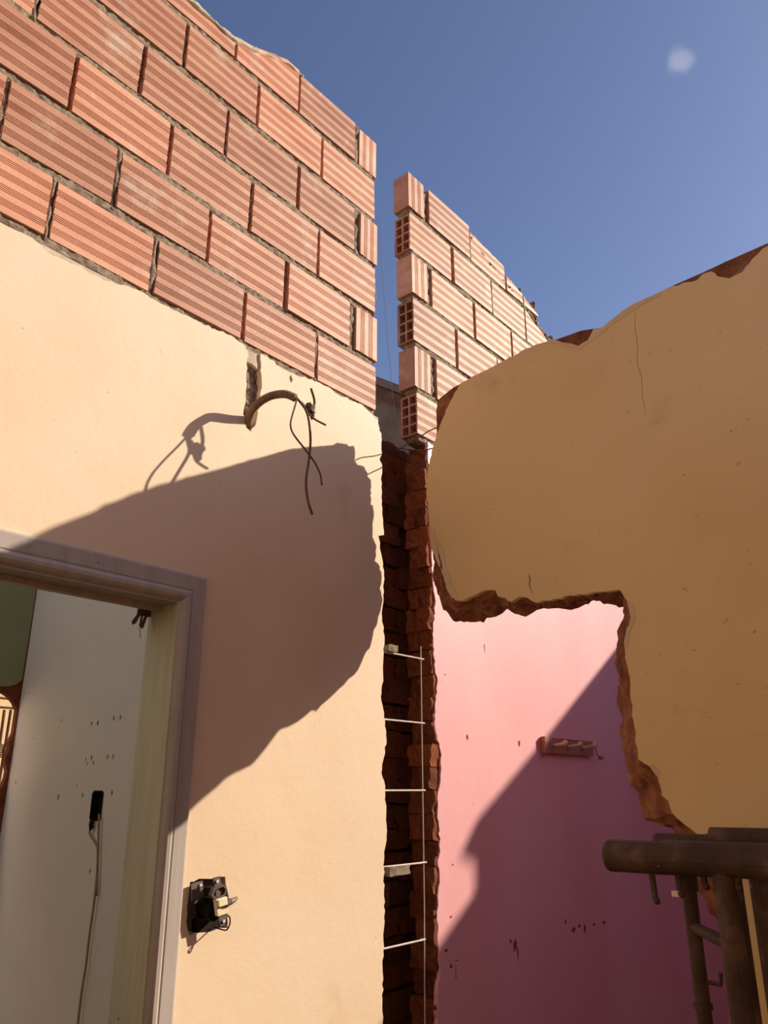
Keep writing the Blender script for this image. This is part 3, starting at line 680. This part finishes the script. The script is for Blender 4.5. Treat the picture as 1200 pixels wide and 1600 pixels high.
def cyl(px, py, y0, y1, r, name, mt, n=20, parent=None):
    c = S(px, py, y0); k = MB(); k.tube([c, c+Vector((0, y1-y0, 0))], r, n); return k.build(name, mt, parent or sk)
dr = cyl(317, 1420, .028, -.020, .022, 'socket_drum', M['black'])
c = S(317, 1420, -.020); k = MB(); k.tube([c+Vector((math.cos(t)*.0215, 0, math.sin(t)*.0215)) for t in [2*math.pi*i/24 for i in range(25)]], .0016, 6); k.build('rim', M['black'], dr)
c = S(318, 1446, .02); k = MB(); k.box(c+Vector((-.026, -.016, -.020)), c+Vector((.030, .008, .016))); k.build('terminal_block', M['black'], sk)
# outlet: long six-sided socket with two pin holes
def hexa(c, w, h, tilt): return [c+Vector((x*math.cos(tilt)-z*math.sin(tilt), 0, x*math.sin(tilt)+z*math.cos(tilt))) for x, z in ((-w, 0), (-w*.62, h), (w*.62, h), (w, 0), (w*.62, -h), (-w*.62, -h))]
c = S(343, 1394, -.044); hq = hexa(c, .022, .0115, .22)
hq2 = hexa(c+Vector((.001, 0, 0)), .0175, .0085, .22); dp = Vector((0, .012, 0)); dw = Vector((0, .0095, 0))
k = MB(); k.add(hq+[v+dp for v in hq]+hq2+[v+dw for v in hq2], [tuple(range(6, 12))]+[(i, (i+1) % 6, 6+(i+1) % 6, 6+i) for i in range(6)]+[(i, 12+i, 12+(i+1) % 6, (i+1) % 6) for i in range(6)]+[(12+i, 18+i, 18+(i+1) % 6, 12+(i+1) % 6) for i in range(6)])
ot = k.build('outlet', M['grey'], sk)
k = MB(); k.box(c+Vector((-.015, .011, -.009)), c+Vector((.015, .06, .009))); k.build('outlet_housing', M['black'], sk)
k = MB(); k.add([v+dw for v in hq2]+[v+dp for v in hq2], [tuple(range(6))[::-1], tuple(range(6, 12))]+[(i, (i+1) % 6, 6+(i+1) % 6, 6+i) for i in range(6)])
k.build('outlet_face', M['grey'], ot)
# switch with ivory rocker
k = MB(); q = [S(a, b, -.042) for a, b in ((337,1405),(355,1401),(358,1426),(341,1432))]
k.add(q+[v+Vector((0, .010, 0)) for v in q], [(3,2,1,0),(4,5,6,7)]+[(i, (i+1) % 4, 4+(i+1) % 4, 4+i) for i in range(4)]); sw = k.build('switch_body', M['ivory'], sk)
k = MB(); k.box(S(346,1417,-.033)+Vector((-.014, 0, -.017)), S(346,1417,-.033)+Vector((.014, .05, .017))); k.build('switch_housing', M['black'], sk)
k = MB(); q = [S(a, b, -.050) for a, b in ((342,1407),(355,1404),(356,1413),(343,1417))]
k.add(q+[v+Vector((0, .009, 0)) for v in q], [(3,2,1,0),(4,5,6,7)]+[(i, (i+1) % 4, 4+(i+1) % 4, 4+i) for i in range(4)]); k.build('rocker', M['ivory'], sw)
k = MB(); k.tube([S(352,1413,-.043), S(360,1409,-.044), S(366,1406,-.042), S(370,1403,-.040)], .004, 8, [.0065, .0075, .0055, .0035]); k.build('wire_connector', M['grey'], sk)
for seq, r in (([(334,1448,.0),(345,1452,-.035),(354,1453,-.042),(359,1444,-.043),(359,1434,-.041),(355,1430,-.036)], .0016), ([(322,1392,-.005),(328,1389,-.03),(335,1392,-.035)], .0016)):
    k = MB(); k.tube(smooth_path([S(*q) for q in seq], 6), r, 6); k.build('wire', M['black'], sk, True)

# ------------------------------------------------------------------ open box with cable on the white wall
jb = empty('junction_box', bp); tag(jb, 'open black junction box with hanging ochre cable on the white wall', 'junction box')
k = MB(); n_ = len(box_pts); ri = [(a*.90, b*.94) for a, b in box_pts]      # open tray: rim, inner sides, back
k.add([(-.001, a, b) for a, b in box_pts]+[(-.001, a, b) for a, b in ri]+[(.026, a, b) for a, b in ri]+[(.029, a, b) for a, b in box_pts],
      [(i, (i+1) % n_, n_+(i+1) % n_, n_+i) for i in range(n_)]+[(n_+i, n_+(i+1) % n_, 2*n_+(i+1) % n_, 2*n_+i) for i in range(n_)]+[tuple(2*n_+i for i in range(n_))]
      +[(i, 3*n_+i, 3*n_+(i+1) % n_, (i+1) % n_) for i in range(n_)]+[tuple(3*n_+i for i in range(n_))[::-1]])
k.build('box', M['black'], jb)
Q = lambda px, py, d=.012: on_x(px, py, UW-d)-bp
k = MB(); k.lump(Q(143, 1288), (.008, .010, .020), 4, .4); k.build('tape_end', M['black'], jb)
for seq in ([(143,1290),(140,1300),(143,1308),(150,1319),(153,1333),(151,1370),(147,1410),(140,1460),(134,1510),(127,1555),(121,1605),(112,1680)], [(155,1272),(154,1300),(153,1330),(151,1400)]):
    k = MB(); k.tube(smooth_path([Q(*q) for q in seq], 5), .0036, 6); k.build('cable', M['cable'], jb, True)

# ------------------------------------------------------------------ reinforcement left in the gap
a = on_y(660, 1235, .012)
cage = empty('rebar_cage', (a.x, a.y, 0)); tag(cage, 'column reinforcement of thin steel stirrups and upright rod in the open gap', 'rebar')
oc = cage.location.copy()
for (x1, yy) in ((661,1030),(662,1130),(663,1235),(665,1347.5),(663,1468)):
    e = on_y(x1, yy, .012); z = e.z
    k = MB(); k.tube([Vector((1.838, .012, z))-oc, Vector((e.x+.004, .012, z))-oc, Vector((e.x+.006, .016, z))-oc, Vector((e.x+.004, .03, z-.001))-oc], .0026, 6); k.build('stirrup', M['steel'], cage)
k = MB(); k.tube([on_y(657.5, 1010, .014)-oc, on_y(659, 1130, .015)-oc, on_y(660.5, 1235, .015)-oc, on_y(663, 1420, .015)-oc, on_y(664, 1640, .015)-oc, Vector((0, .003, 0))], .0018, 6); k.build('upright_rod', M['steel'], cage)
# short offcuts of stirrup end
for (seq, lab) in (([(612,706,.24),(622,703,.06),(638,693,-.05),(660,680,-.105),(671,673,-.13),(686,667,-.16)], 'thin dark bent steel wire rising to the edge of the ochre wall'),
                   ([(618,699,.24),(628,701,.08),(645,703,-.03),(661,704,-.08),(670,702,-.115),(684,698,-.16)], 'thin dark steel wire lying level under the lowest hollow brick')):
    k = MB(); p = [on_y(*q) for q in smooth_path(seq, 5)]; k.tube(p, .0022, 6); tag(k.build('steel_wire', M['rust'], None, True), lab, 'wire')
# string
k = MB(); k.tube(smooth_path([on_y(590, 330, .11), on_y(592, 352, .12), on_y(597, 430, .14), on_y(608, 560, .18), on_y(618, 655, .215), on_y(622, 692, .245)], 4), .0009, 5)
tag(k.build('nylon_string', M['string'], None, True), 'thin nylon string hanging in the gap between the brick walls', 'string')
# lumps of mortar and plaster caught at the edge of the gap
def chunk(px, py, y, r, mt, lab, cat, seed, name):
    k = MB(); c = on_y(px, py, y); bmx = bmesh.new(); bmesh.ops.create_cube(bmx, size=2); bmesh.ops.subdivide_edges(bmx, edges=bmx.edges[:], cuts=2, use_grid_fill=True)
    vs_ = [(c.x+v.co.x*r[0]*(1+.25*noise.noise(v.co*1.3+Vector((seed, 0, 0)))), c.y+v.co.y*r[1], c.z+v.co.z*r[2]*(1+.3*noise.noise(v.co*1.5+Vector((0, seed, 0))))) for v in bmx.verts]
    k.add(vs_, [tuple(v.index for v in f.verts) for f in bmx.faces]); bmx.free()
    return tag(k.build(name, mt), lab, cat)
chunk(617, 1360, .012, (.045, .02, .012), M['mortar'], 'flat grey mortar lump just under a stirrup in the gap', 'mortar lump', 2, 'mortar_lump')
chunk(607, 1014, .014, (.022, .02, .011), M['mortar'], 'small grey mortar block resting above the topmost stirrup', 'mortar lump', 5, 'mortar_lump')

# ------------------------------------------------------------------ peg rack on the pink wall
ra, rb_ = on_y(845, 1166, 0), on_y(921, 1166, 0)
rz0, rz1 = 1.735, 1.793
rk = empty('coat_rack', (ra.x, 0, rz0)); tag(rk, 'small brown wooden coat rack with three pale pegs on pink wall', 'coat rack')
Lr = rb_.x-ra.x
k = MB(); k.prism([(0, 0), (Lr, 0), (Lr, rz1-rz0), (0, rz1-rz0)], lambda a, b: (a, -.016, b), lambda a, b: (a, .0, b)); bd = k.build('board', M['wood'], rk)
k = MB(); k.box((-.004, -.022, -.002), (.028, -.004, rz1-rz0+.002)); k.build('end_cap', M['wood'], rk)
for t in (.22, .52, .82):
    k = MB(); c = Vector((Lr*t-.02, -.014, .030))
    k.tube([c, c+Vector((.0, -.012, 0)), c+Vector((0, -.045, .004)), c+Vector((0, -.052, .006)), c+Vector((0, -.062, .008))], .006, 10, [.009, .006, .006, .011, .009]); k.build('peg', M['peg'], rk, True)
k = MB(); c = Vector((Lr+.002, -.012, .05)); k.tube(smooth_path([c, c+Vector((.012, -.006, -.02)), c+Vector((.02, -.01, -.045)), c+Vector((.034, -.012, -.052))], 4), .003, 6); k.lump(c+Vector((.042, -.014, -.055)), (.014, .012, .009), 2, .2); k.build('hook', M['wood'], rk, True)

# ------------------------------------------------------------------ steel trestles stacked against the ochre wall
def trestle(name, u, px0, py0, r, yend, lab):
    e = on_x(px0, py0, u); t = empty(name, (u, (e.y+yend)/2, 0)); tag(t, lab, 'trestle', 'steel trestles stored by the ochre wall'); o = t.location.copy()
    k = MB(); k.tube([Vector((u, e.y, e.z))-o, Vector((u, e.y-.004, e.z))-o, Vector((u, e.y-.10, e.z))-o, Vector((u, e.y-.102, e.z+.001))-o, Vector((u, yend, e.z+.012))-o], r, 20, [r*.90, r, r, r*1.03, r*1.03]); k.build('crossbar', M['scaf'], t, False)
    return t, o, e
U1 = 1.40
t1, o1, e1 = trestle('steel_trestle', U1, 950, 1336, .0262, -2.0, 'dark steel trestle with thick round crossbar and hooks beneath')
def leg(t, o, x, y, z1, r, name='leg'):
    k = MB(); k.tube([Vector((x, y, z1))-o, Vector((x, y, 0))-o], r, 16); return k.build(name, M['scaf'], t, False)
la = on_x(1130, 1362, U1)
leg(t1, o1, U1, la.y, la.z, .0180)
leg(t1, o1, U1, -1.9, la.z, .0215)
UB1 = 1.52; lbp = on_x(1077, 1392, UB1)
lg = leg(t1, o1, UB1, lbp.y, lbp.z+.02, .0125, 'inner_leg')
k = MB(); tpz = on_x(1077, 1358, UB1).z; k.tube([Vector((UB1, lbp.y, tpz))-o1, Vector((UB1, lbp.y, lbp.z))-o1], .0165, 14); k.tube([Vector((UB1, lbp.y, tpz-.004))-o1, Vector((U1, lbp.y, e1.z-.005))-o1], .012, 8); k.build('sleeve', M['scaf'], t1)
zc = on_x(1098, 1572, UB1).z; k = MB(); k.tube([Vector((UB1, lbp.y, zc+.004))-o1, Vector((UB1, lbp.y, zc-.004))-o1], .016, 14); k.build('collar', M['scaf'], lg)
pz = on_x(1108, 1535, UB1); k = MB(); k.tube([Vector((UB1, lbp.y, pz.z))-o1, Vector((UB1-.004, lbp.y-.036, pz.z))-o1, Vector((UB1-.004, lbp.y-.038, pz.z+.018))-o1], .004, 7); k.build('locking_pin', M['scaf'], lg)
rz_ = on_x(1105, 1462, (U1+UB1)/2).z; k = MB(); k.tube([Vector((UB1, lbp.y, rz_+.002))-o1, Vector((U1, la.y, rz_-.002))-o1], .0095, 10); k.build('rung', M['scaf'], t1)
for (a, b, c_, d) in ((1016,1356,1024,1404),(1057,1358,1063,1394),(1097,1360,1101,1382),(1149,1362,1152,1384)):
    h0, h1 = on_x(a, b-6, U1), on_x(c_, d, U1); k = MB()
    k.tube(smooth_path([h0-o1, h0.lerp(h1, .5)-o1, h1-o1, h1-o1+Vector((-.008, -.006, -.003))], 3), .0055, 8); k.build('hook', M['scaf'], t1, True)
k = MB(); c = on_x(1057, 1396, U1-.004)-o1; k.box(c+Vector((-.001, -.006, -.005)), c+Vector((.001, .008, .004))); k.build('paper_tag', M['chip'], t1)
t2, o2, e2 = trestle('steel_trestle', 1.62, 1024, 1313, .014, -2.0, 'thinner steel trestle standing behind the hooked one by the ochre wall')
leg(t2, o2, 1.62, -1.75, e2.z, .02); leg(t2, o2, 1.62, on_x(1140, 1313, 1.62).y, e2.z, .012)
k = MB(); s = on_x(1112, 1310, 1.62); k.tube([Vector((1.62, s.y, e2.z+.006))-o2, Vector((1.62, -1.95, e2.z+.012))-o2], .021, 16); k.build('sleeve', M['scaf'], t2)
t3e = on_x(1204, 1400, 1.50)
t3 = empty('steel_post', (1.50, t3e.y, 0)); tag(t3, 'thick dark steel post standing upright between the two trestles', 'post')
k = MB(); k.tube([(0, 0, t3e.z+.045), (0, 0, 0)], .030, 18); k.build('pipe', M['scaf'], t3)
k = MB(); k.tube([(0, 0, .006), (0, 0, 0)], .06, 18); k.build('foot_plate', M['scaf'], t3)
